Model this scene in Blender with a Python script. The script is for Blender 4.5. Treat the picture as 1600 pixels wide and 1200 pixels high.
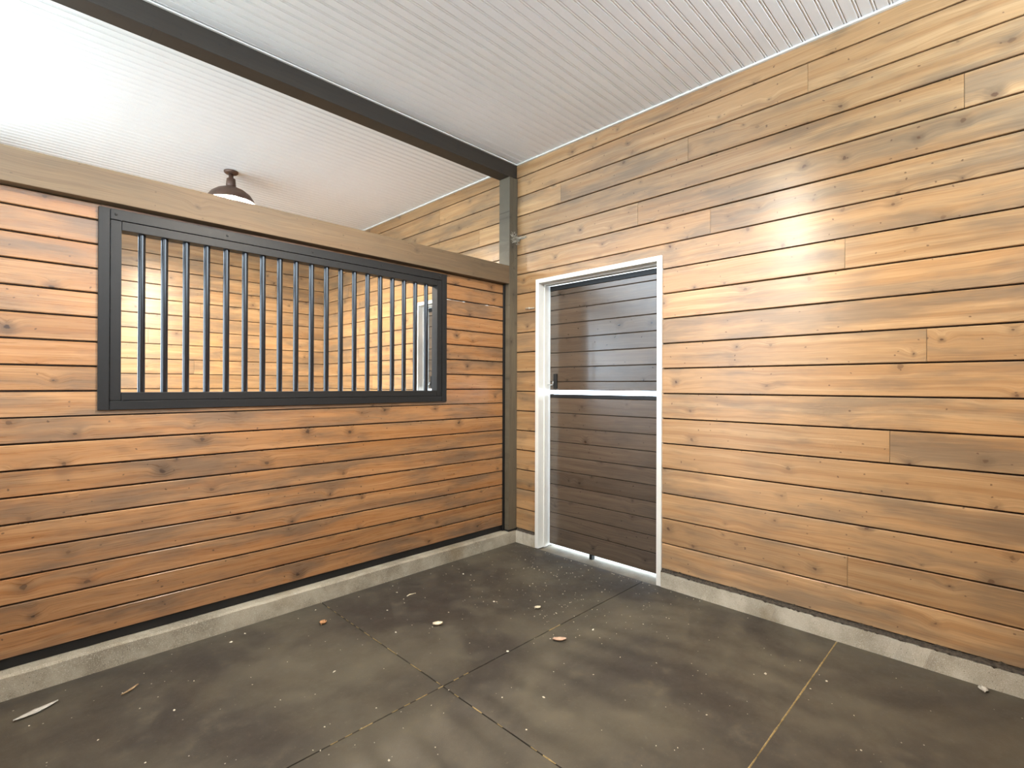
import bpy, bmesh, math, random
from mathutils import Vector, Matrix

random.seed(7)
S = bpy.context.scene
C = S.collection
for o in list(bpy.data.objects):
    bpy.data.objects.remove(o, do_unlink=True)

# ------------------------------------------------------------------ camera
CAM_Z = 1.40
F_PX, YAW, PITCH, ROLL = 789.23, 0.7821173, 0.0026837, 0.0033244
cam_d = bpy.data.cameras.new('camera')
cam = bpy.data.objects.new('camera', cam_d)
C.objects.link(cam)
cam_d.sensor_width = 36.0
cam_d.lens = 36.0 * F_PX / 1600.0
cam_d.clip_start = 0.02
fw = Vector((math.cos(YAW) * math.cos(PITCH), math.sin(YAW) * math.cos(PITCH), math.sin(PITCH)))
rt = Vector((math.sin(YAW), -math.cos(YAW), 0))
up = rt.cross(fw)
r2 = math.cos(ROLL) * rt + math.sin(ROLL) * up
u2 = -math.sin(ROLL) * rt + math.cos(ROLL) * up
cam.matrix_world = Matrix(((r2.x, u2.x, -fw.x, 0), (r2.y, u2.y, -fw.y, 0), (r2.z, u2.z, -fw.z, CAM_Z), (0, 0, 0, 1)))
S.camera = cam

# ------------------------------------------------------------------ world, light, exposure
WORLD_STRENGTH = 10.5
LAMP_STRENGTH = 4200.0      # far stall
LAMP_STRENGTH_NEAR = 3200.0
EXPOSURE = 0.42
world = bpy.data.worlds.new('world')
S.world = world
world.use_nodes = True
bg = world.node_tree.nodes['Background']
bg.inputs['Color'].default_value = (0.70, 0.86, 1.0, 1)
bg.inputs['Strength'].default_value = WORLD_STRENGTH
S.view_settings.view_transform = 'Standard'
S.view_settings.look = 'None'
S.view_settings.gamma = 1.0
S.view_settings.exposure = EXPOSURE
S.view_settings.use_curve_mapping = False
S.cycles.max_bounces = 7
S.cycles.diffuse_bounces = 5
S.cycles.glossy_bounces = 3
S.cycles.adaptive_threshold = 0.02
S.cycles.sample_clamp_indirect = 6.0


def portal(name, loc, rot, sx, sy):
    l = bpy.data.lights.new(name, 'AREA')
    l.shape = 'RECTANGLE'
    l.size = sx
    l.size_y = sy
    l.cycles.is_portal = True
    o = bpy.data.objects.new(name, l)
    C.objects.link(o)
    o.location = loc
    o.rotation_euler = rot


# area portals only guide the sampling of the sky through the stall fronts; they give no light
portal('sky_portal', (-0.47, 3.82, 2.91), (0, -math.pi / 2, 0), 0.95, 3.6)
portal('sky_portal', (-0.47, 4.45, 1.2), (0, -math.pi / 2, 0), 2.4, 2.2)
portal('sky_portal', (1.4, -0.68, 2.96), (-math.pi / 2, 0, 0), 3.6, 0.83)
portal('sky_portal', (-0.47, 2.6, 1.77), (0, -math.pi / 2, 0), 1.05, 1.15)

# ------------------------------------------------------------------ dimensions (metres, floor z = 0)
XW = 3.25          # right wall face
YP = 3.22          # partition face (near side)
YQ = 3.165         # post and rail front
XQ = 3.147         # post left face
ZC = 3.38          # ceiling
YF = 7.08          # far wall of the next stall
YS = -0.62         # side wall behind the camera
XF = -0.42         # stall front
XD = 3.367         # door leaf face
TH = 0.045         # partition plank thickness

# ------------------------------------------------------------------ material helpers
def nn(nt, kind, **kw):
    n = nt.nodes.new(kind)
    for k, v in kw.items():
        if k.startswith('_'):
            setattr(n, k[1:], v)
        else:
            key = int(k[1:]) if k[0] == 'i' and k[1:].isdigit() else k.replace('__', ' ')
            s = n.inputs[key]
            if hasattr(v, 'is_output'):
                nt.links.new(v, s)
            else:
                s.default_value = v
    return n


def mth(nt, op, a, b=None, clamp=False):
    n = nn(nt, 'ShaderNodeMath', _operation=op, _use_clamp=clamp, i0=a)
    if b is not None:
        if hasattr(b, 'is_output'):
            nt.links.new(b, n.inputs[1])
        else:
            n.inputs[1].default_value = b
    return n.outputs[0]


def rng(nt, v, a, b, c=0.0, d=1.0, smooth=True):
    n = nn(nt, 'ShaderNodeMapRange', _interpolation_type='SMOOTHSTEP' if smooth else 'LINEAR', i0=v, i1=a, i2=b, i3=c, i4=d)
    return n.outputs[0]


def mixc(nt, f, a, b, mode='MIX'):
    n = nt.nodes.new('ShaderNodeMix')
    n.data_type = 'RGBA'
    n.blend_type = mode
    for key, v in ((0, f), (6, a), (7, b)):
        s = n.inputs[key]
        if hasattr(v, 'is_output'):
            nt.links.new(v, s)
        elif key == 0:
            s.default_value = v
        else:
            s.default_value = (v[0], v[1], v[2], 1)
    return n.outputs[2]


def vec(nt, x, y, z):
    n = nt.nodes.new('ShaderNodeCombineXYZ')
    for i, v in enumerate((x, y, z)):
        if hasattr(v, 'is_output'):
            nt.links.new(v, n.inputs[i])
        else:
            n.inputs[i].default_value = v
    return n.outputs[0]


def noise(nt, v, scale=1.0, detail=3.0, rough=0.5, dist=0.0):
    return nn(nt, 'ShaderNodeTexNoise', Vector=v, Scale=scale, Detail=detail, Roughness=rough, Distortion=dist).outputs[0]


def new_mat(name):
    m = bpy.data.materials.new(name)
    m.use_nodes = True
    nt = m.node_tree
    b = nt.nodes['Principled BSDF']
    return m, nt, b


def srgb(r, g, b):
    f = lambda c: c / 255 / 12.92 if c / 255 <= 0.04045 else ((c / 255 + 0.055) / 1.055) ** 2.4
    return (f(r), f(g), f(b))


def wood(name, warm, pale, grey, knot, rough=0.3, stain=0.6, bump=0.12, knots=True, hue_var=0.5, grain=0.3, halo_k=0.5, spec=0.5, aniso=0.0):
    """Stained softwood: grain runs along local x, each plank gets its own offset and tone."""
    m, nt, b = new_mat(name)
    tc = nt.nodes.new('ShaderNodeTexCoord')
    oi = nt.nodes.new('ShaderNodeObjectInfo')
    rnd = oi.outputs['Random']
    sp = nn(nt, 'ShaderNodeSeparateXYZ', i0=tc.outputs['Object'])
    x = mth(nt, 'ADD', sp.outputs[0], mth(nt, 'MULTIPLY', rnd, 57.0))
    y = sp.outputs[1]
    z = mth(nt, 'ADD', sp.outputs[2], mth(nt, 'MULTIPLY', rnd, 23.0))
    # slow wander of the grain
    w = noise(nt, vec(nt, mth(nt, 'MULTIPLY', x, 1.1), y, mth(nt, 'MULTIPLY', z, 3.5)), 1.0, 2.0)
    g = mth(nt, 'ADD', z, mth(nt, 'MULTIPLY', mth(nt, 'SUBTRACT', w, 0.5), 0.09))
    if knots:
        kv = vec(nt, mth(nt, 'MULTIPLY', x, 4.2), mth(nt, 'MULTIPLY', z, 5.0), 0.0)
        nv = nn(nt, 'ShaderNodeTexNoise', Vector=kv, Scale=6.0, Detail=3.0)
        jit = nn(nt, 'ShaderNodeVectorMath', _operation='MULTIPLY_ADD', i0=nv.outputs[1], i1=(0.10, 0.16, 0), i2=kv)
        kv = jit.outputs[0]
        vo = nn(nt, 'ShaderNodeTexVoronoi', _voronoi_dimensions='2D', Vector=kv, Scale=1.0, Randomness=1.0)
        d = vo.outputs['Distance']
        cs = nn(nt, 'ShaderNodeSeparateColor', i0=vo.outputs['Color'])
        act = mth(nt, 'MULTIPLY', rng(nt, cs.outputs[0], 0.44, 0.46), rng(nt, cs.outputs[2], 0.0, 1.0, 0.35, 1.0, False))
        size = rng(nt, cs.outputs[1], 0.0, 1.0, 0.016, 0.062, False)
        infl = mth(nt, 'MULTIPLY', rng(nt, d, 0.32, 0.0), act)
        g = mth(nt, 'ADD', g, mth(nt, 'MULTIPLY', infl, 0.028))
        wob = mth(nt, 'ADD', d, mth(nt, 'MULTIPLY', mth(nt, 'SUBTRACT', noise(nt, kv, 9.0, 2.0), 0.5), 0.05))
        core = mth(nt, 'MULTIPLY', rng(nt, mth(nt, 'DIVIDE', wob, size), 1.15, 0.6), act)
        halo = mth(nt, 'MULTIPLY', rng(nt, mth(nt, 'DIVIDE', wob, size), 5.0, 0.8), act)
        pin = nn(nt, 'ShaderNodeTexVoronoi', _voronoi_dimensions='2D', Vector=kv, Scale=2.3, Randomness=1.0)
        pc = nn(nt, 'ShaderNodeSeparateColor', i0=pin.outputs['Color'])
        pinm = mth(nt, 'MULTIPLY', rng(nt, pin.outputs['Distance'], 0.055, 0.03), rng(nt, pc.outputs[0], 0.7, 0.72))
    # growth-ring bands and fine fibre
    ring = noise(nt, vec(nt, mth(nt, 'MULTIPLY', x, 0.45), y, mth(nt, 'MULTIPLY', g, 26.0)), 1.0, 3.0, 0.6)
    saw = mth(nt, 'FRACT', mth(nt, 'MULTIPLY', ring, 7.0))
    late = rng(nt, saw, 0.55, 1.0)
    fibre = noise(nt, vec(nt, mth(nt, 'MULTIPLY', x, 5.0), y, mth(nt, 'MULTIPLY', g, 210.0)), 1.0, 3.0, 0.6)
    patch = noise(nt, vec(nt, mth(nt, 'MULTIPLY', x, 1.5), y, mth(nt, 'MULTIPLY', g, 8.0)), 1.0, 4.0, 0.6)
    blotch = noise(nt, vec(nt, mth(nt, 'MULTIPLY', x, 3.0), y, mth(nt, 'MULTIPLY', z, 9.0)), 1.0, 3.0, 0.55)
    col = mixc(nt, rng(nt, ring, 0.3, 0.7), warm, pale)
    col = mixc(nt, mth(nt, 'MULTIPLY', late, grain), col, (warm[0] * 0.62, warm[1] * 0.55, warm[2] * 0.5))
    tone = mth(nt, 'FRACT', mth(nt, 'MULTIPLY', rnd, 7.31))
    greyf = mth(nt, 'MULTIPLY', rng(nt, mth(nt, 'ADD', patch, mth(nt, 'MULTIPLY', mth(nt, 'SUBTRACT', tone, 0.5), 0.28 * hue_var)), 0.42, 0.68), stain)
    col = mixc(nt, greyf, col, grey)
    col = mixc(nt, mth(nt, 'MULTIPLY', rng(nt, blotch, 0.58, 0.75), stain * 0.55), col, (grey[0] * 0.55, grey[1] * 0.55, grey[2] * 0.6))
    if knots:
        col = mixc(nt, mth(nt, 'MULTIPLY', halo, halo_k), col, (grey[0] * 0.5, grey[1] * 0.45, grey[2] * 0.42))
        col = mixc(nt, mth(nt, 'MULTIPLY', core, 0.95), col, knot)
        col = mixc(nt, mth(nt, 'MULTIPLY', pinm, 0.7), col, knot)
    val = mth(nt, 'ADD', mth(nt, 'MULTIPLY', fibre, 0.6), 0.70)
    val = mth(nt, 'MULTIPLY', val, mth(nt, 'ADD', mth(nt, 'MULTIPLY', mth(nt, 'FRACT', mth(nt, 'MULTIPLY', rnd, 3.77)), 0.28), 0.86))
    col = mixc(nt, 1.0, col, vec(nt, val, val, val), 'MULTIPLY')
    nt.links.new(col, b.inputs['Base Color'])
    r = mth(nt, 'ADD', mth(nt, 'MULTIPLY', fibre, 0.16), rough - 0.08)
    nt.links.new(r, b.inputs['Roughness'])
    b.inputs['Specular IOR Level'].default_value = spec
    if aniso:      # fine horizontal grain smears reflections up and down
        b.inputs['Anisotropic'].default_value = aniso
        nt.links.new(vec(nt, 0.0, 0.0, 1.0), b.inputs['Tangent'])
    h = mth(nt, 'ADD', mth(nt, 'MULTIPLY', fibre, 0.6), mth(nt, 'MULTIPLY', ring, 0.4))
    bp = nn(nt, 'ShaderNodeBump', Strength=bump, Distance=0.004, Height=h)
    nt.links.new(bp.outputs[0], b.inputs['Normal'])
    return m


def plain(name, col, rough=0.5, metal=0.0, var=0.0, vscale=8.0, bump=0.0, spec=0.5):
    m, nt, b = new_mat(name)
    b.inputs['Roughness'].default_value = rough
    b.inputs['Metallic'].default_value = metal
    b.inputs['Specular IOR Level'].default_value = spec
    tc = nt.nodes.new('ShaderNodeTexCoord')
    n = noise(nt, tc.outputs['Object'], vscale, 4.0, 0.6)
    c = mixc(nt, rng(nt, n, 0.3, 0.7), [v * (1 - var) for v in col], [min(1, v * (1 + var)) for v in col])
    nt.links.new(c, b.inputs['Base Color'])
    if bump:
        bp = nn(nt, 'ShaderNodeBump', Strength=bump, Distance=0.004, Height=noise(nt, tc.outputs['Object'], vscale * 8, 4.0, 0.6))
        nt.links.new(bp.outputs[0], b.inputs['Normal'])
    return m


def concrete(name, base, dark, light):
    m, nt, b = new_mat(name)
    tc = nt.nodes.new('ShaderNodeTexCoord')
    v = tc.outputs['Object']
    a = noise(nt, v, 5.0, 5.0, 0.65)
    c = mixc(nt, rng(nt, a, 0.3, 0.7), dark, base)
    fine = noise(nt, v, 240.0, 3.0, 0.6)
    c = mixc(nt, rng(nt, fine, 0.52, 0.7), c, light)
    pit = nn(nt, 'ShaderNodeTexVoronoi', Vector=v, Scale=90.0, Randomness=1.0).outputs['Distance']
    pm = mth(nt, 'MULTIPLY', rng(nt, pit, 0.22, 0.1), rng(nt, noise(nt, v, 11.0, 2.0), 0.45, 0.6))
    c = mixc(nt, mth(nt, 'MULTIPLY', pm, 0.75), c, [q * 0.25 for q in dark])
    stain = noise(nt, v, 2.2, 3.0, 0.6)
    c = mixc(nt, rng(nt, stain, 0.55, 0.75, 0.0, 0.45), c, srgb(120, 98, 62))
    nt.links.new(c, b.inputs['Base Color'])
    b.inputs['Roughness'].default_value = 0.85
    h = mth(nt, 'SUBTRACT', fine, pm)
    bp = nn(nt, 'ShaderNodeBump', Strength=0.5, Distance=0.003, Height=h)
    nt.links.new(bp.outputs[0], b.inputs['Normal'])
    return m


def rubber(name):
    m, nt, b = new_mat(name)
    geo = nt.nodes.new('ShaderNodeNewGeometry')
    v = geo.outputs['Position']
    a = noise(nt, v, 1.3, 4.0, 0.6, 0.4)
    c = mixc(nt, rng(nt, a, 0.35, 0.68), srgb(54, 48, 41), srgb(83, 76, 62))
    c2 = noise(nt, v, 5.5, 5.0, 0.7)
    c = mixc(nt, rng(nt, c2, 0.5, 0.72, 0.0, 0.5), c, srgb(97, 88, 70))
    scuff = noise(nt, v, 38.0, 4.0, 0.7)
    c = mixc(nt, rng(nt, scuff, 0.6, 0.75, 0.0, 0.35), c, srgb(118, 109, 91))
    dot = nn(nt, 'ShaderNodeTexVoronoi', Vector=v, Scale=24.0, Randomness=1.0)
    cs = nn(nt, 'ShaderNodeSeparateColor', i0=dot.outputs['Color'])
    dm = mth(nt, 'MULTIPLY', rng(nt, dot.outputs['Distance'], 0.09, 0.04), rng(nt, cs.outputs[0], 0.78, 0.8))
    c = mixc(nt, mth(nt, 'MULTIPLY', dm, 0.7), c, srgb(205, 196, 178))
    nt.links.new(c, b.inputs['Base Color'])
    nt.links.new(rng(nt, c2, 0.3, 0.7, 0.5, 0.75), b.inputs['Roughness'])
    bp = nn(nt, 'ShaderNodeBump', Strength=0.35, Distance=0.002, Height=noise(nt, v, 160.0, 3.0, 0.6))
    nt.links.new(bp.outputs[0], b.inputs['Normal'])
    return m


M = {}
M['wall'] = wood('wall_plank_wood', srgb(160, 119, 77), srgb(180, 144, 102), srgb(108, 93, 76), srgb(84, 56, 36), rough=0.36, stain=0.66, bump=0.12, grain=0.25, halo_k=0.5, spec=0.6, aniso=0.72)
M['part'] = wood('partition_plank_wood', srgb(148, 101, 60), srgb(166, 123, 82), srgb(98, 81, 65), srgb(56, 38, 26), rough=0.29, stain=0.75, bump=0.14, grain=0.36, halo_k=0.6, aniso=0.8)
M['door'] = wood('door_plank_wood', srgb(82, 69, 57), srgb(93, 80, 67), srgb(73, 65, 57), srgb(42, 33, 27), rough=0.21, stain=0.6, bump=0.05, hue_var=0.2, spec=1.0, aniso=0.97)
M['rail'] = wood('rail_timber', srgb(98, 77, 53), srgb(108, 88, 63), srgb(80, 69, 53), srgb(72, 54, 36), rough=0.65, stain=0.5, bump=0.2, hue_var=0.1)
M['post'] = wood('post_timber', srgb(96, 85, 66), srgb(106, 95, 76), srgb(82, 74, 60), srgb(62, 52, 40), rough=0.65, stain=0.5, bump=0.2, hue_var=0.1)
M['beam'] = wood('dark_beam_timber', srgb(48, 39, 29), srgb(54, 45, 34), srgb(42, 36, 28), srgb(32, 26, 20), rough=0.6, stain=0.4, bump=0.2, hue_var=0.1)
M['core'] = plain('dark_backing', srgb(40, 29, 20), 0.9)
M['steel'] = plain('black_painted_steel', srgb(32, 31, 30), 0.46, 0.0, 0.06, 30, 0, 0.22)
M['bar'] = plain('black_gloss_bar', srgb(20, 21, 24), 0.2, 0.0, 0.05, 30, 0, 0.5)
M['channel'] = plain('black_metal_and_gap', srgb(16, 15, 14), 0.5, 0, 0.1)  # black metal, darkened for the shade in the gap under the partition
M['white'] = plain('white_paint', srgb(226, 224, 216), 0.4, 0, 0.04, 5)
M['ceil'] = plain('white_beadboard', srgb(234, 234, 233), 0.45, 0, 0.015, 3)
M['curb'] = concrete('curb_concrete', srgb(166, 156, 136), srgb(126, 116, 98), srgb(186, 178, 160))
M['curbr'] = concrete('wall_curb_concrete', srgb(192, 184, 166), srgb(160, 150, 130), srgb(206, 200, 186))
M['slab'] = concrete('floor_concrete', srgb(120, 112, 96), srgb(92, 84, 70), srgb(140, 130, 112))
M['ground'] = concrete('yard_concrete', srgb(170, 166, 158), srgb(146, 142, 134), srgb(190, 186, 178))
M['mat'] = rubber('rubber_mat_dusty')
M['seal'] = plain('dirty_sealant', srgb(66, 58, 48), 0.95, 0, 0.5, 90, 0.5)
M['dust'] = plain('pale_chips', srgb(208, 198, 176), 0.9, 0, 0.2, 60)
M['seam'] = plain('straw_dust', srgb(150, 128, 84), 0.95, 0, 0.3, 60)
M['leaf_tan'] = plain('dry_leaf_tan', srgb(176, 128, 84), 0.8, 0, 0.2, 60)
M['leaf_pale'] = plain('dry_leaf_pale', srgb(218, 204, 174), 0.8, 0, 0.15, 60)
M['leaf_pink'] = plain('dry_leaf_pink', srgb(192, 158, 132), 0.8, 0, 0.15, 60)
M['paper'] = plain('pale_scrap', srgb(186, 180, 168), 0.8, 0, 0.12, 60)
M['twig'] = plain('dry_bark', srgb(150, 124, 92), 0.9, 0, 0.3, 80)
M['web'] = plain('dusty_web', srgb(170, 160, 142), 0.95, 0, 0.2, 80)
M['bronze'] = plain('bronze_lamp_metal', srgb(92, 70, 58), 0.45, 0.4, 0.1)
M['enamel'] = plain('white_enamel', srgb(238, 236, 230), 0.35)
M['zinc'] = plain('zinc_steel', srgb(200, 200, 198), 0.3, 0.8)
for key, st in (('bulb', LAMP_STRENGTH), ('bulb_near', LAMP_STRENGTH_NEAR)):
    m, nt, b = new_mat('bulb_glow')
    b.inputs['Base Color'].default_value = (1, 1, 1, 1)
    b.inputs['Emission Color'].default_value = (1.0, 0.88, 0.73, 1)
    b.inputs['Emission Strength'].default_value = st
    M[key] = m

# ------------------------------------------------------------------ mesh helpers
def link(name, me, mat=None, parent=None, loc=(0, 0, 0), rz=0.0):
    o = bpy.data.objects.new(name, me)
    C.objects.link(o)
    loc = Vector(loc)
    if parent is not None:
        o.parent = parent
        p, base = parent, Vector((0, 0, 0))
        while p is not None:
            base += p.location
            p = p.parent
        loc = loc - base
    o.location = loc
    o.rotation_euler = (0, 0, rz)
    if mat is not None and me is not None and not me.materials:
        me.materials.append(M[mat])
    return o


def tag(o, label=None, cat=None, group=None, kind=None):
    for k, v in (('label', label), ('category', cat), ('group', group), ('kind', kind)):
        if v:
            o[k] = v
    return o


def mesh(name, verts, faces, smooth=False):
    me = bpy.data.meshes.new(name)
    me.from_pydata([tuple(v) for v in verts], [], faces)
    bm = bmesh.new()
    bm.from_mesh(me)
    bmesh.ops.recalc_face_normals(bm, faces=bm.faces)
    bm.to_mesh(me)
    bm.free()
    if smooth:
        for p in me.polygons:
            p.use_smooth = True
    return me


def boxes(name, bl, bevel=0.0):
    """one mesh from boxes (x0,x1,y0,y1,z0,z1)"""
    bm = bmesh.new()
    for x0, x1, y0, y1, z0, z1 in bl:
        r = bmesh.ops.create_cube(bm, size=1.0)
        for v in r['verts']:
            v.co = Vector((x0 + (v.co.x + .5) * (x1 - x0), y0 + (v.co.y + .5) * (y1 - y0), z0 + (v.co.z + .5) * (z1 - z0)))
    if bevel:
        bmesh.ops.bevel(bm, geom=list(bm.edges), offset=bevel, segments=2, affect='EDGES', profile=0.6)
    me = bpy.data.meshes.new(name)
    bm.to_mesh(me)
    bm.free()
    return me


def extrude_profile(name, prof, L):
    """prof: closed list of (y,z); extruded along local x from 0 to L"""
    n = len(prof)
    vs = [(0, p[0], p[1]) for p in prof] + [(L, p[0], p[1]) for p in prof]
    fs = [(i, (i + 1) % n, n + (i + 1) % n, n + i) for i in range(n)]
    fs += [tuple(range(n)), tuple(range(n, 2 * n))]
    return mesh(name, vs, fs)


def lathe(name, prof, seg=32):
    vs, fs = [], []
    for r, z in prof:
        for k in range(seg):
            a = 2 * math.pi * k / seg
            vs.append((r * math.cos(a), r * math.sin(a), z))
    for i in range(len(prof) - 1):
        for k in range(seg):
            fs.append((i * seg + k, i * seg + (k + 1) % seg, (i + 1) * seg + (k + 1) % seg, (i + 1) * seg + k))
    if prof[0][0] > 1e-6:
        pass
    return mesh(name, vs, fs, True)


def tube_into(vs, fs, pts, rad, seg=5):
    base = len(vs)
    n = len(pts)
    for i, p in enumerate(pts):
        p = Vector(p)
        d = (Vector(pts[min(i + 1, n - 1)]) - Vector(pts[max(i - 1, 0)])).normalized()
        a = d.orthogonal().normalized()
        c = d.cross(a)
        r = rad[i] if isinstance(rad, (list, tuple)) else rad
        for k in range(seg):
            t = 2 * math.pi * k / seg
            vs.append(p + (a * math.cos(t) + c * math.sin(t)) * r)
    for i in range(n - 1):
        for k in range(seg):
            fs.append((base + i * seg + k, base + i * seg + (k + 1) % seg, base + (i + 1) * seg + (k + 1) % seg, base + (i + 1) * seg + k))
    fs.append(tuple(base + k for k in range(seg)))
    fs.append(tuple(base + (n - 1) * seg + k for k in range(seg)))


def plank_mesh(L, H, T, bev=0.003, both=False):
    b = bev
    if both:
        prof = [(0, b), (b, 0), (T - b, 0), (T, b), (T, H - b), (T - b, H), (b, H), (0, H - b)]
    else:
        prof = [(0, b), (b, 0), (T, 0), (T, H), (b, H), (0, H - b)]
    return extrude_profile('plank', prof, L)


# ------------------------------------------------------------------ floor and mats
floor = link('floor', boxes('floor', [(XF - 0.1, 3.45, YS - 0.1, YF + 0.1, -0.15, -0.012)]), 'slab')
tag(floor, kind='structure')
ground = link('ground', boxes('ground', [(-9, XF - 0.1, -6, 13, -0.2, -0.03), (3.45, 10, -6, 13, -0.2, -0.03), (XF - 0.1, 3.45, -6, YS - 0.1, -0.2, -0.03)]), 'ground')
tag(ground, kind='structure')

mat_x = [(-0.37, 1.442), (1.448, 3.232)]
mat_y = [(1.886, 3.158), (0.691, 1.880), (-0.515, 0.685), ]
mat_words = {(0, 0): 'dusty dark rubber mat along the barred partition, in the left foreground',
             (1, 0): 'dusty dark rubber mat in the corner in front of the plank door',
             (0, 1): 'dusty dark rubber mat at the bottom centre of the picture',
             (1, 1): 'dusty dark rubber mat along the right wall, nearest the door frame',
             (0, 2): 'dusty dark rubber mat under the camera by the stall front',
             (1, 2): 'dusty dark rubber mat against the right wall beyond the yellow seam'}
for i, (x0, x1) in enumerate(mat_x):
    for j, (y0, y1) in enumerate(mat_y):
        me = boxes('rubber_mat', [(x0, x1, y0, y1, -0.012, 0.0)], 0.0015)
        o = link('rubber_mat', me, 'mat')
        tag(o, mat_words[(i, j)], 'floor mat', 'rubber mats laid on the stall floor')

# straw dust packed in the mat seams (uncountable)
vs, fs = [], []
def seam(p, q, w, gap=0.0):
    p, q = Vector(p), Vector(q)
    d = (q - p).normalized(); s = Vector((-d.y, d.x, 0))
    n = int((q - p).length / 0.03)
    prev = None
    for k in range(n + 1):
        c = p + (q - p) * k / n
        ww = w * random.uniform(0.5, 1.3)
        a = len(vs)
        vs.extend([c - s * ww, c + Vector((0, 0, 0.0022)), c + s * ww])
        if prev is not None and random.random() > gap:
            fs.append((prev, a, a + 1, prev + 1)); fs.append((prev + 1, a + 1, a + 2, prev + 2))
        prev = a
zs = 0.0004
seam((1.5, 0.688, zs), (3.22, 0.688, zs), 0.0035)
seam((1.445, 1.2, zs), (1.445, 1.86, zs), 0.003, 0.4)
seam((1.445, 1.9, zs), (1.445, 3.1, zs), 0.002, 0.55)
seam((0.9, 1.883, zs), (1.6, 1.883, zs), 0.003, 0.55)
seam((2.2, 1.883, zs), (2.4, 1.883, zs), 0.003, 0.2)
o = link('seam_dust', mesh('seam_dust', vs, fs), 'seam', floor)
tag(o, 'yellow straw dust packed into the seams between the rubber mats', kind='stuff')

# ------------------------------------------------------------------ concrete curbs
def curb(name, a0, a1, fixed0, fixed1, top, axis, mat):
    n = 60
    vs, fs = [], []
    for k in range(n + 1):
        t = a0 + (a1 - a0) * k / n
        j = lambda s: random.uniform(-s, s)
        prof = [(fixed1, -0.012), (fixed1, top), (fixed0 + 0.012 * (1 if fixed1 > fixed0 else -1), top + j(.002)), (fixed0 + j(.002), top - 0.01 + j(.002)), (fixed0 + j(.003), -0.012)]
        for f, z in prof:
            vs.append((t, f, z) if axis == 'x' else (f, t, z))
    for k in range(n):
        for i in range(5):
            fs.append((k * 5 + i, k * 5 + (i + 1) % 5, (k + 1) * 5 + (i + 1) % 5, (k + 1) * 5 + i))
    fs += [tuple(range(5)), tuple(range(n * 5, n * 5 + 5))]
    o = link(name, mesh(name, vs, fs), mat)
    return tag(o, kind='structure')

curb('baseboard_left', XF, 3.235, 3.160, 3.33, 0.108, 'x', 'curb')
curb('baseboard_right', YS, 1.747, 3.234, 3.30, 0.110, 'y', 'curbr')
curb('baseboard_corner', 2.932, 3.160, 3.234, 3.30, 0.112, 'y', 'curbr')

# ------------------------------------------------------------------ ceiling
ceil = link('ceiling', boxes('ceiling', [(XF - 0.1, 3.45, YS - 0.1, YF + 0.1, ZC + 0.014, ZC + 0.10)]), 'ceil')
tag(ceil, kind='structure')
P = 0.0675
prof = [(0.0, 0.012), (0.0, 0.0075), (0.002, 0.0), (0.0485, 0.0), (0.0505, 0.0075), (0.0525, 0.0075), (0.0545, 0.001), (0.0585, 0.0), (0.0625, 0.001), (0.0645, 0.0075), (P, 0.0075), (P, 0.012)]
cb = extrude_profile('ceiling_board', prof, XW - XF)
def ceil_run(y0, y1):
    k = 0
    while y0 + (k + 1) * P <= y1 + 0.03:
        link('ceiling_board', cb, 'ceil', ceil, (XF, y0 + k * P, ZC))
        k += 1
ceil_run(YS, 3.16)
ceil_run(3.31, YF)
# thin white edge trims
tr = 0
def trim(bx, mat='white', bev=0.002):
    global tr
    tr += 1
    return tag(link('trim_%d' % tr, boxes('trim', [bx], bev), mat), kind='structure')
trim((XW - 0.02, XW, YS, 3.16, ZC - 0.012, ZC))
trim((XW - 0.02, XW, 3.31, YF, ZC - 0.012, ZC))
trim((XF, XW - 0.02, 3.158, 3.173, ZC - 0.010, ZC))
trim((XF, XW - 0.02, 3.30, 3.312, ZC - 0.010, ZC))

# ------------------------------------------------------------------ right wall
PITCH_W = 0.174
Z0 = 2.9125
lines = [0.122] + [Z0 - PITCH_W * k for k in range(15, -1, -1)] + [Z0 + PITCH_W, Z0 + 2 * PITCH_W, ZC]
D1 = (1.747, 2.930)
D2 = (3.540, 4.723)
DTOP = 2.312
core = []
yy = [YS - 0.05, D1[0], D1[1], D2[0], D2[1], YF + 0.05]
for a, bb in ((0, 1), (2, 3), (4, 5)):
    core.append((XW + 0.022, XW + 0.16, yy[a], yy[bb], 0.0, DTOP))
core.append((XW + 0.022, XW + 0.16, yy[0], yy[5], DTOP, ZC + 0.014))
wr = tag(link('wall_right', boxes('wall_right', core), 'core'), kind='structure')
joints = {3.17: [0.841, 4.317], 2.99: [1.561, 2.667], 2.82: [0.169, 3.682], 2.65: [1.943], 2.48: [1.407], 2.13: [0.658],
          1.61: [0.309], 1.08: [0.458], 0.39: [0.644]}
GAP = 0.008
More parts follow.
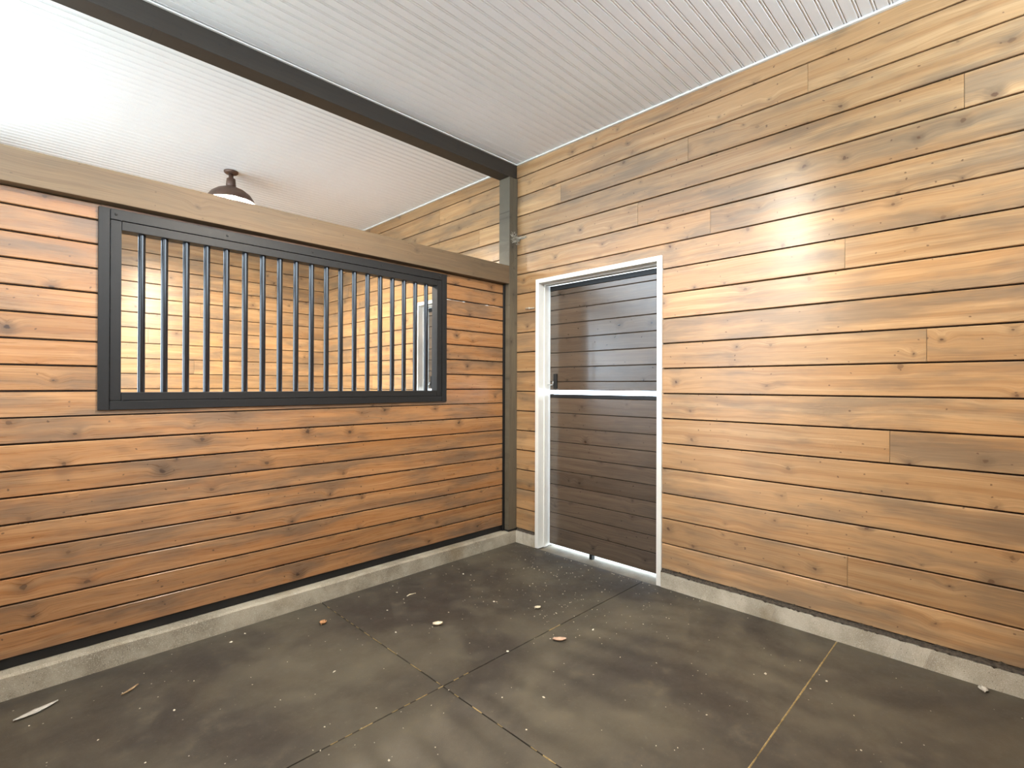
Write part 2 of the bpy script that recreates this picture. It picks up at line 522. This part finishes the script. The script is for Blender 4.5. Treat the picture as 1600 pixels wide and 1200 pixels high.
for i in range(len(lines) - 1):
    z0, z1 = lines[i], lines[i + 1]
    zm = (z0 + z1) / 2
    cuts = [YS, YF]
    for k, v in joints.items():
        if abs(k - zm) < 0.08:
            cuts += v
    if not any(3.1 < c < 3.3 for c in cuts):
        cuts.append(3.23)
    if i % 2 == 0:
        cuts.append(5.4 + 0.23 * (i % 5))
    else:
        cuts.append(6.2 - 0.17 * (i % 4))
    cuts.sort()
    for a, bb in zip(cuts[:-1], cuts[1:]):
        segs = [(a, bb)]
        if z0 < DTOP - 0.01 and z1 <= DTOP + 0.01:
            for d in (D1, D2):
                ns = []
                for s, e in segs:
                    if e <= d[0] or s >= d[1]:
                        ns.append((s, e))
                    else:
                        if s < d[0] - 0.01: ns.append((s, d[0]))
                        if e > d[1] + 0.01: ns.append((d[1], e))
                segs = ns
            for s, e in segs:
                me = plank_mesh(e - s - 0.002, z1 - z0 - GAP, 0.022)
                link('plank', me, 'wall', wr, (XW, e - 0.001, z0 + GAP / 2), -math.pi / 2)
        elif z0 < DTOP < z1:
            # this course is notched around the door heads: one plank, cut out below DTOP
            bl = [(0, bb - a - 0.002, 0, 0.022, DTOP - z0, z1 - z0 - GAP)]
            segs2 = [(a, bb)]
            for d in (D1, D2):
                ns = []
                for s, e in segs2:
                    if e <= d[0] or s >= d[1]:
                        ns.append((s, e))
                    else:
                        if s < d[0] - 0.01: ns.append((s, d[0]))
                        if e > d[1] + 0.01: ns.append((d[1], e))
                segs2 = ns
            for s, e in segs2:
                bl.append((bb - e, bb - s - 0.002, 0, 0.022, 0, DTOP - z0))
            link('plank', boxes('plank', bl), 'wall', wr, (XW, bb - 0.001, z0 + GAP / 2), -math.pi / 2)
        else:
            me = plank_mesh(bb - a - 0.002, z1 - z0 - GAP, 0.022)
            link('plank', me, 'wall', wr, (XW, bb - 0.001, z0 + GAP / 2), -math.pi / 2)

# ragged dark sealant between the lowest course and the curb
rq = random.Random(21)
def sealant(y0, y1):
    n = int((y1 - y0) / 0.012)
    vs, fs = [], []
    for k in range(n + 1):
        t = y0 + (y1 - y0) * k / n
        zt = 0.123 + max(0, rq.gauss(0.002, 0.004)); zb = 0.107 - max(0, rq.gauss(0.0, 0.004))
        vs += [(3.2485, t, zt), (3.2465, t, 0.116), (3.2335, t, 0.1085), (3.2325, t, zb)]
    for k in range(n):
        for i in range(3):
            fs.append((k * 4 + i, k * 4 + i + 1, k * 4 + i + 5, k * 4 + i + 4))
    link('sealant', mesh('sealant', vs, fs), 'seal', wr)
sealant(YS, 1.745)
sealant(2.934, 3.155)

# ------------------------------------------------------------------ far wall of the next stall
wfar = tag(link('wall_far', boxes('wall_far', [(XF - 0.1, XW + 0.16, YF + 0.022, YF + 0.14, 0, ZC + 0.014)]), 'core'), kind='structure')
for i in range(len(lines) - 1):
    z0, z1 = lines[i], lines[i + 1]
    cut = random.uniform(0.2, 2.9)
    for a, bb in ((XF, cut), (cut, XW)):
        link('plank', plank_mesh(bb - a - 0.002, z1 - z0 - GAP, 0.022), 'wall', wfar, (a + 0.001, YF, z0 + GAP / 2))
curb('baseboard_far', XF, XW, YF - 0.015, YF + 0.05, 0.11, 'x', 'curb')

# side wall behind the camera
wside = tag(link('wall_side', boxes('wall_side', [(XF - 0.1, XW + 0.16, YS - 0.08, YS - 0.022, 0, 2.39)]), 'core'), kind='structure')
for i in range(len(lines) - 1):
    z0, z1 = lines[i], min(lines[i + 1], 2.39)
    if z0 > 2.36:
        break
    link('plank', plank_mesh(XW - XF, z1 - z0 - GAP, 0.022), 'wall', wside, (XW, YS, z0 + GAP / 2), math.pi)

link('top_rail', boxes('top_rail', [(XF, XW, YS - 0.11, YS, 2.39, 2.55)], 0.004), 'rail', wside)

# ------------------------------------------------------------------ partition (wall_left)
PP = 0.1210
ZL = 1.2447
plines = [ZL + PP * k for k in range(-9, 9)] + [2.297]
GX0, GX1, GZ0, GZ1 = 0.327, 2.487, 1.270, 2.280        # grille outer size
XE = 3.121                                              # planks end at the black channel
SLIT = ZL + 7 * PP
core = [(XF, XE, YP + 0.014, YP + 0.030, plines[0], GZ0 + 0.03),
        (XF, GX0 + 0.03, YP + 0.014, YP + 0.030, GZ0 + 0.03, 2.297),
        (GX1 - 0.03, XE, YP + 0.014, YP + 0.030, GZ0 + 0.03, SLIT - 0.004),
        (GX1 - 0.03, XE, YP + 0.014, YP + 0.030, SLIT + 0.005, 2.297)]
wl = tag(link('wall_left', boxes('wall_left', core), 'core'), kind='structure')
for i in range(len(plines) - 1):
    z0, z1 = plines[i], plines[i + 1]
    g0 = GAP / 2
    H = z1 - z0 - GAP
    if z1 <= GZ0 + 0.005:
        link('plank', plank_mesh(XE - XF, H, TH, 0.003, True), 'part', wl, (XF, YP, z0 + g0))
    elif z0 < GZ0:
        bl = [(0, XE - XF, 0, TH, 0, GZ0 - z0), (0, GX0 - XF + 0.01, 0, TH, GZ0 - z0, H), (GX1 - XF - 0.01, XE - XF, 0, TH, GZ0 - z0, H)]
        link('plank', boxes('plank', bl), 'part', wl, (XF, YP, z0 + g0))
    else:
        link('plank', plank_mesh(GX0 + 0.01 - XF, H, TH, 0.003, True), 'part', wl, (XF, YP, z0 + g0))
        ga = 0.006 if abs(z0 - SLIT) < 0.01 else g0
        gb = 0.005 if abs(z1 - SLIT) < 0.01 else g0
        link('plank', plank_mesh(XE - GX1 + 0.01, z1 - z0 - ga - gb, TH, 0.003, True), 'part', wl, (GX1 - 0.01, YP, z0 + ga))
        if i == len(plines) - 2:      # strip above the grille
            link('plank', boxes('plank', [(0, GX1 - GX0 - 0.024, 0, TH, GZ1 - 0.01 - z0, H)]), 'part', wl, (GX0 + 0.012, YP, z0 + g0))
# black strip painted for the gap's shade under planks; black steel channel at end
link('gap_shade_strip', boxes('gap_shade_strip', [(XF, XE + 0.02, YP + 0.010, YP + TH - 0.006, 0.110, plines[0])], 0.001), 'channel', wl)
link('end_channel', boxes('end_channel', [(XE, XQ - 0.001, YP - 0.008, YP + TH + 0.006, 0.110, 2.295)], 0.001), 'channel', wl)

# top rail of the partition, post, ceiling beam
o = link('partition_rail', boxes('partition_rail', [(0, XQ - 0.001 - XF, 0, 0.13, 0, 0.160)], 0.004), 'rail', None, (XF, YQ - 0.002, 2.298))
tag(o, 'long tan timber rail capping the plank partition above the barred opening', 'beam')
post = bpy.data.objects.new('corner_post', None)
C.objects.link(post)
post.location = (3.198, 3.23, 0.11)
tag(post, 'square timber post standing on the curb in the corner beside the door', 'post')
pm = boxes('post_timber', [(0, 3.132, -0.0655, 0.0655, -0.0505, 0.0505)], 0.003)
pt = link('post_timber', pm, 'post', post, (3.1985, 3.2305, 0.117))
pt.rotation_euler = (0, -math.pi / 2, 0)   # grain runs up the post
pt.rotation_euler = (math.pi / 2, -math.pi / 2, math.pi / 2)
link('base_pad', boxes('base_pad', [(XQ - 0.006, XW - 0.002, YQ - 0.004, 3.30, 0.109, 0.122)], 0.001), 'channel', post)
o = link('ceiling_beam', boxes('ceiling_beam', [(0, XW - 0.001 - XF, 0, 0.127, 0, 0.129)], 0.004), 'beam', None, (XF, 3.173, 3.2505))
tag(o, 'dark brown timber beam running under the white ceiling above the partition', 'beam')

# ------------------------------------------------------------------ barred grille
def make_grille(x0, x1, z0, z1, y, label, group, n=19, first=None, step=None, rot=0.0, at=None):
    """built along local x; near face looks to -y"""
    e = bpy.data.objects.new('stall_grille', None)
    C.objects.link(e)
    cx = (x0 + x1) / 2
    e.location = (cx, y, z0)
    tag(e, label, 'grille', group)
    w = 0.0445; g = 0.0028
    ya, yb = -0.016, TH + 0.016
    yi, yj = -0.012, TH + 0.014
    def part(name, bx, mat='steel', bev=0.0015):
        x_0, x_1, y_0, y_1, z_0, z_1 = bx
        return link(name, boxes(name, [(x_0, x_1, y + y_0, y + y_1, z_0, z_1)], bev), mat, e)
    part('stile', (x0, x0 + w, ya, yb, z0, z1)); part('stile', (x1 - w, x1, ya, yb, z0, z1))
    part('rail', (x0 + w + g, x1 - w - g, ya, yb, z1 - w - .008, z1)); part('rail', (x0 + w + g, x1 - w - g, ya, yb, z0, z0 + w))
    a0, a1, b0, b1 = x0 + w + g, x1 - w - g, z0 + w + g, z1 - w - .008 - g
    part('stile', (a0, a0 + w, yi, yj, b0, b1)); part('stile', (a1 - w, a1, yi, yj, b0, b1))
    part('rail', (a0 + w + g * .6, a1 - w - g * .6, yi, yj, b1 - w, b1)); part('rail', (a0 + w + g * .6, a1 - w - g * .6, yi, yj, b0, b0 + w - .004))
    # a dark backing strip closes the seams between the two frames
    L = [(x0 + w - .004, x0 + w + g + .004, 0.0, TH, z0 + .004, z1 - .004), (x1 - w - g - .004, x1 - w + .004, 0.0, TH, z0 + .004, z1 - .004),
         (x0 + w, x1 - w, 0.0, TH, z0 + w - .004, z0 + w + g + .004), (x0 + w, x1 - w, 0.0, TH, z1 - w - .008 - g - .004, z1 - w - .004)]
    link('seam_filler', boxes('seam_filler', [(p[0], p[1], y + p[2], y + p[3], p[4], p[5]) for p in L]), 'channel', e)
    first = first if first is not None else a0 + w + 0.09
    step = step or 0.1002
    bar = lathe('bar', [(0.0165, b0 + w - .008 - z0), (0.0165, b1 - w + .002 - z0)], 20)
    bx = first
    for k in range(n):
        link('bar', bar, 'bar', e, (first + step * k, y + TH / 2, z0))
    sc = lathe('screw', [(0.0001, 0.003), (0.004, 0.003), (0.0065, 0.0), (0.0065, -0.002)], 10)
    for xx in (x0 + 0.068, 0.902, 1.40, 1.90, x1 - 0.07):
        s = link('screw', sc, 'channel', e, (xx, y + ya, z1 - 0.026))
        s.rotation_euler = (math.pi / 2, 0, 0)
    wb = bmesh.new(); bmesh.ops.create_icosphere(wb, subdivisions=1, radius=0.0045)
    wm = bpy.data.meshes.new('weld_bead'); wb.to_mesh(wm); wb.free()
    pts = [(x0 + w, z0 + (z1 - z0) * t) for t in (.2, .5, .78, .93)] + [(x0 + .09 + k * .21, z1 - w - .009) for k in range(9)] + [(x0 + .1 + k * .22, z0 + w + .001) for k in range(9)]
    for px, pz in pts:
        link('weld_bead', wm, 'steel', e, (px, y + yi - .001, pz))
    return e

make_grille(GX0, GX1, GZ0, GZ1, YP, 'black steel barred grille set into the plank partition', 'stall grilles', 19, 0.5078, 0.10024)

# ------------------------------------------------------------------ doors
def make_door(n, dy, leaf_mat='door'):
    d = bpy.data.objects.new('door_%d' % n, None)
    C.objects.link(d)
    d.location = (XW, 2.338 + dy, 0)
    tag(d, kind='structure')
    def bxs(name, bl, mat, bev=0.0, parent=None):
        return link(name, boxes(name, [(p[0], p[1], p[2] + dy, p[3] + dy, p[4], p[5]) for p in bl], bev), mat, parent or d)
    jl = bxs('jamb', [(3.236, 3.44, 2.895, 2.932, 0.0, 2.314)], 'white', 0.002)
    jr = bxs('jamb', [(3.236, 3.44, 1.745, 1.782, 0.0, 2.314)], 'white', 0.002)
    hd = bxs('head_jamb', [(3.236, 3.44, 1.782, 2.895, 2.278, 2.314)], 'white', 0.002)
    bxs('stop', [(3.305, 3.355, 2.886, 2.895, 0.0, 2.278)], 'white', 0.001, jl)
    bxs('stop', [(3.305, 3.355, 1.782, 1.791, 0.0, 2.278)], 'white', 0.001, jr)
    bxs('stop', [(3.305, 3.355, 1.791, 2.886, 2.266, 2.278)], 'white', 0.001, hd)
    y0, y1 = 1.792, 2.874
    low = bxs('lower_leaf', [(XD + 0.02, XD + 0.045, y0, y1, 0.022, 1.322)], 'core')
    upl = bxs('upper_leaf', [(XD + 0.02, XD + 0.045, y0, y1, 1.360, 2.266)], 'core')
    zl = [0.022, .172, .297, .421, .545, .668, .792, .915, 1.039, 1.163, 1.296]
    zu = [1.360, 1.433, 1.557, 1.681, 1.805, 1.929, 2.053, 2.177, 2.224]
    for leaf, zz in ((low, zl), (upl, zu)):
        for a, bb in zip(zz[:-1], zz[1:]):
            link('plank', plank_mesh(y1 - y0, bb - a - 0.004, 0.02), leaf_mat, leaf, (XD, y1 + dy, a + 0.002), -math.pi / 2)
    bxs('edge_strip', [(XD - 0.003, XD + 0.03, y0, y1, 1.296, 1.325)], 'channel', 0.001, low)
    bxs('edge_strip', [(XD - 0.004, XD + 0.03, y0, y1, 2.224, 2.262)], 'channel', 0.001, upl)
    bxs('leak_blocker', [(XD + 0.002, XD + 0.046, y1, y1 + 0.003, 0.022, 1.322)], 'channel', 0.0, low)  # added dark strip, blocks daylight leaking through the plank grooves
    bxs('leak_blocker', [(XD + 0.002, XD + 0.046, y1, y1 + 0.003, 1.360, 2.262)], 'channel', 0.0, upl)
    bxs('foot_bolt', [(XD - 0.01, XD + 0.03, 2.42, 2.445, -0.01, 0.030)], 'channel', 0.002, low)
    lt = bxs('latch', [(XD - 0.014, XD, 2.792, 2.828, 1.372, 1.500)], 'channel', 0.003)
    vs, fs = [], []
    tube_into(vs, fs, [(XD - .02, 2.823 + dy, 1.438), (XD - .024, 2.823 + dy, 1.41), (XD - .024, 2.824 + dy, 1.405), (XD - .022, 2.87 + dy, 1.405), (XD - .02, 2.892 + dy, 1.405)], 0.0045, 8)
    link('bolt', mesh('bolt', vs, fs, True), 'zinc', lt)
    return d

make_door(1, 0.0)
make_door(2, D2[0] - D1[0])

# ------------------------------------------------------------------ lamps
def make_lamp(x, y, label, bulb='bulb'):
    e = bpy.data.objects.new('barn_lamp', None)
    C.objects.link(e)
    e.location = (x, y, ZC)
    tag(e, label, 'lamp', 'dome lamps on the stall ceilings')
    z = ZC
    link('canopy', lathe('canopy', [(0.0001, 0), (0.06, 0), (0.06, -0.012), (0.05, -0.022), (0.022, -0.026), (0.0001, -0.026)], 28), 'bronze', e, (x, y, z))
    link('neck', lathe('neck', [(0.0001, -0.024), (0.02, -0.024), (0.02, -0.06), (0.036, -0.07), (0.042, -0.13), (0.036, -0.15), (0.0001, -0.15)], 28), 'bronze', e, (x, y, z))
    sh = link('shade', lathe('shade', [(0.034, -0.145), (0.06, -0.152), (0.12, -0.18), (0.165, -0.215), (0.192, -0.255), (0.205, -0.285), (0.208, -0.290), (0.203, -0.290)], 40), 'bronze', e, (x, y, z))
    link('reflector', lathe('reflector', [(0.030, -0.153), (0.06, -0.158), (0.118, -0.186), (0.162, -0.220), (0.188, -0.258), (0.202, -0.289)], 40), 'enamel', sh, (x, y, z))
    link('bulb', lathe('bulb', [(0.0001, -0.268), (0.02, -0.264), (0.036, -0.25), (0.044, -0.228), (0.04, -0.205), (0.026, -0.185), (0.018, -0.165), (0.018, -0.155), (0.0001, -0.155)], 24), bulb, e, (x, y, z))
    return e

make_lamp(1.483, 5.165, 'lit dome barn lamp hanging from the white ceiling beyond the partition')
make_lamp(1.2, 1.50, 'lit dome barn lamp on the ceiling of the near stall, above the camera', 'bulb_near')

# ------------------------------------------------------------------ stall front behind the camera
YN = 2.05          # near stall: solid boarding up to here, then a barred bay
front = tag(link('wall_front', boxes('wall_front', [(XF - 0.045, XF - 0.022, YS, YN, 0, ZC + 0.014), (XF - 0.045, XF - 0.022, YN, 3.16, 0, 1.26), (XF - 0.045, XF - 0.022, 5.35, YF, 0, 1.26), (XF - 0.045, XF, 5.6, YF, 2.45, ZC + 0.014)]), 'core'), kind='structure')  # last box is an added unseen panel that dims the far ceiling
for i in range(len(lines) - 1):
    z0, z1 = lines[i], lines[i + 1]
    link('plank', plank_mesh(YN - YS, z1 - z0 - GAP, 0.022), 'wall', front, (XF, YS, z0 + GAP / 2), math.pi / 2)
    if z0 < 1.25:
        z1 = min(z1, 1.26)
        link('plank', plank_mesh(3.16 - YN, z1 - z0 - GAP, 0.022), 'wall', front, (XF, YN, z0 + GAP / 2), math.pi / 2)
        link('plank', plank_mesh(YF - 5.35, z1 - z0 - GAP, 0.022), 'wall', front, (XF, 5.35, z0 + GAP / 2), math.pi / 2)
link('header_beam', boxes('header_beam', [(XF - 0.1, XF - 0.002, YN, YF, 2.297, 2.45)], 0.004), 'rail', front)
for yy_ in (YN + 0.05, 3.23, 5.33, YF - 0.05):
    link('front_post', boxes('front_post', [(XF - 0.1, XF - 0.001, yy_ - 0.05, yy_ + 0.05, 0, 2.297)], 0.003), 'rail', front)
barm = lathe('front_bar', [(0.0165, 1.26), (0.0165, 2.30)], 14)
for k in range(9):
    link('front_bar', barm, 'bar', front, (XF - 0.04, YN + 0.17 + 0.107 * k, 0))
for k in range(14):
    link('front_bar', barm, 'bar', front, (XF - 0.04, 5.5 + 0.107 * k, 0))

# ------------------------------------------------------------------ small things
# tiny pale fitting on the wall left of the door frame
vs, fs = [], []
tube_into(vs, fs, [(3.243, 3.055, 2.076), (3.238, 3.03, 2.077), (3.238, 2.98, 2.073), (3.243, 2.952, 2.072)], 0.006, 6)
tube_into(vs, fs, [(3.25, 3.01, 2.075), (3.232, 3.01, 2.075)], 0.009, 8)
o = link('wall_fitting', mesh('wall_fitting', vs, fs, True), 'web')
tag(o, 'small pale fitting fixed to the wall plank left of the white door frame', 'fitting')

# cobweb clump on the corner post
rr = random.Random(3)
vs, fs = [], []
for k in range(70):
    a = Vector((3.15 + rr.random() * 0.1, YQ - 0.004 - rr.random() * 0.012, 2.66 + rr.random() * 0.085))
    bq = a + Vector((rr.uniform(-.03, .05), -rr.random() * 0.03, rr.uniform(-.02, .03)))
    mid = (a + bq) / 2 + Vector((0, -0.01, rr.uniform(-.015, .01)))
    tube_into(vs, fs, [a, mid, bq], rr.uniform(0.0006, 0.0022), 4)
for k in range(26):
    a = Vector((3.19 + rr.random() * 0.055, YQ - 0.01, 2.68 + rr.random() * 0.05))
    bq = Vector((3.246, YQ - 0.03 - rr.random() * 0.09, 2.70 + rr.random() * 0.045))
    mid = (a + bq) / 2 + Vector((0, 0, -0.012 * rr.random()))
    tube_into(vs, fs, [a, mid, bq], rr.uniform(0.0005, 0.0018), 4)
o = link('cobweb', mesh('cobweb', vs, fs), 'web')
tag(o, 'dusty grey cobweb clump on the corner post just above the partition rail', 'cobweb', kind='stuff')


def leaf_mesh(L, Wd, curl, seed, jag=0.12):
    r = random.Random(seed)
    n, mcols = 10, 5
    top, vs, fs = [], [], []
    for i in range(n + 1):
        t = i / n
        w = Wd * (math.sin(math.pi * min(1, t * 0.94 + 0.04)) ** 0.8) * (1 + r.uniform(-jag, jag))
        for j in range(mcols):
            s = j / (mcols - 1) * 2 - 1
            vs.append((L * (t - .5), s * w / 2, 0.003 + curl * (s * s) * Wd + curl * 0.6 * L * (t - .5) ** 2 + r.uniform(0, .0006)))
    m0 = len(vs)
    vs += [(v[0], v[1], v[2] - 0.0012) for v in vs]
    for i in range(n):
        for j in range(mcols - 1):
            a = i * mcols + j
            fs.append((a, a + 1, a + mcols + 1, a + mcols))
            fs.append((m0 + a, m0 + a + mcols, m0 + a + mcols + 1, m0 + a + 1))
    ring = [i for i in range(mcols)] + [i * mcols + mcols - 1 for i in range(1, n + 1)] + [n * mcols + j for j in range(mcols - 2, -1, -1)] + [i * mcols for i in range(n - 1, 0, -1)]
    for a, bq in zip(ring, ring[1:] + ring[:1]):
        fs.append((a, bq, m0 + bq, m0 + a))
    return mesh('leaf', vs, fs, True)


def litter(name, x, y, L, Wd, curl, rz, mat, label, cat, group=None, seed=1, stem=True):
    o = link(name, leaf_mesh(L, Wd, curl, seed), mat, None, (x, y, 0.0), rz)
    tag(o, label, cat, group)
    return o

G = 'dry leaves on the stall floor'
litter('dry_leaf', 1.324, 2.866, 0.045, 0.040, 0.30, 0.6, 'leaf_tan', 'small orange-tan dry leaf on the mat near the left curb', 'leaf', G, 1)
litter('dry_leaf', 1.79, 2.382, 0.058, 0.040, 0.28, -0.5, 'leaf_pale', 'pale cream curled leaf in the middle of the floor', 'leaf', G, 2)
litter('dry_leaf', 2.156, 1.768, 0.075, 0.035, 0.25, -0.75, 'leaf_pink', 'pinkish brown pointed leaf lying below the floor centre', 'leaf', G, 3)
litter('dry_leaf', 2.367, 2.118, 0.042, 0.030, 0.3, -0.4, 'leaf_pale', 'small beige leaf on the mat in front of the door', 'leaf', G, 4)
litter('paper_scrap', 0.105, 2.955, 0.15, 0.034, 0.14, 0.35, 'paper', 'torn twisted pale scrap on the floor at the lower left', 'scrap', None, 5)
litter('paper_scrap', 3.19, 0.10, 0.05, 0.035, 0.2, 0.3, 'paper', 'white scrap against the curb at the far right of the floor', 'scrap', None, 6)
litter('dry_leaf', 0.412, 2.858, 0.085, 0.014, 0.3, 0.6, 'twig', 'thin curled brown leaf strip near the left curb', 'leaf', G, 8)
vs, fs = [], []
tube_into(vs, fs, [(1.885, 2.845, 0.004), (1.91, 2.852, 0.006), (1.955, 2.845, 0.004)], [0.0025, 0.004, 0.002], 6)
o = link('straw_stalk', mesh('straw_stalk', vs, fs, True), 'leaf_pale')
tag(o, 'short pale straw stalk on the mat by the left curb', 'straw')

# scattered chips and flecks (uncountable)
rr = random.Random(11)
vs, fs = [], []
def fleck(x, y, s):
    base = len(vs)
    n = rr.choice((4, 5, 6))
    ph = rr.random() * 6.28
    el = rr.uniform(0.4, 1.0)
    for k in range(n):
        a = ph + 2 * math.pi * k / n
        q = s * rr.uniform(0.6, 1.2)
        px, py = q * math.cos(a), q * el * math.sin(a)
        vs.append((x + px * math.cos(ph) - py * math.sin(ph), y + px * math.sin(ph) + py * math.cos(ph), 0.0004))
    vs.append((x, y, s * 0.5 + 0.0006))
    for k in range(n):
        fs.append((base + k, base + (k + 1) % n, base + n))
    fs.append(tuple(base + k for k in range(n - 1, -1, -1)))
for k in range(430):
    x = rr.uniform(0.0, 3.2); y = rr.uniform(0.2, 3.13)
    if rr.random() < 0.55:
        x = min(3.2, rr.gauss(2.75, 0.4)); y = rr.gauss(2.3, 0.5)
    if x > 3.215 or y > 3.13 or x < 0: continue
    fleck(x, y, rr.choice((0.0025, 0.003, 0.004, 0.005)))
for k in range(22):
    fleck(rr.uniform(0.3, 3.1), rr.uniform(0.5, 3.1), rr.uniform(0.007, 0.012))
o = link('floor_flecks', mesh('floor_flecks', vs, fs), 'dust')
tag(o, 'scattered pale wood chips and dirt flecks across the mats', 'debris', kind='stuff')
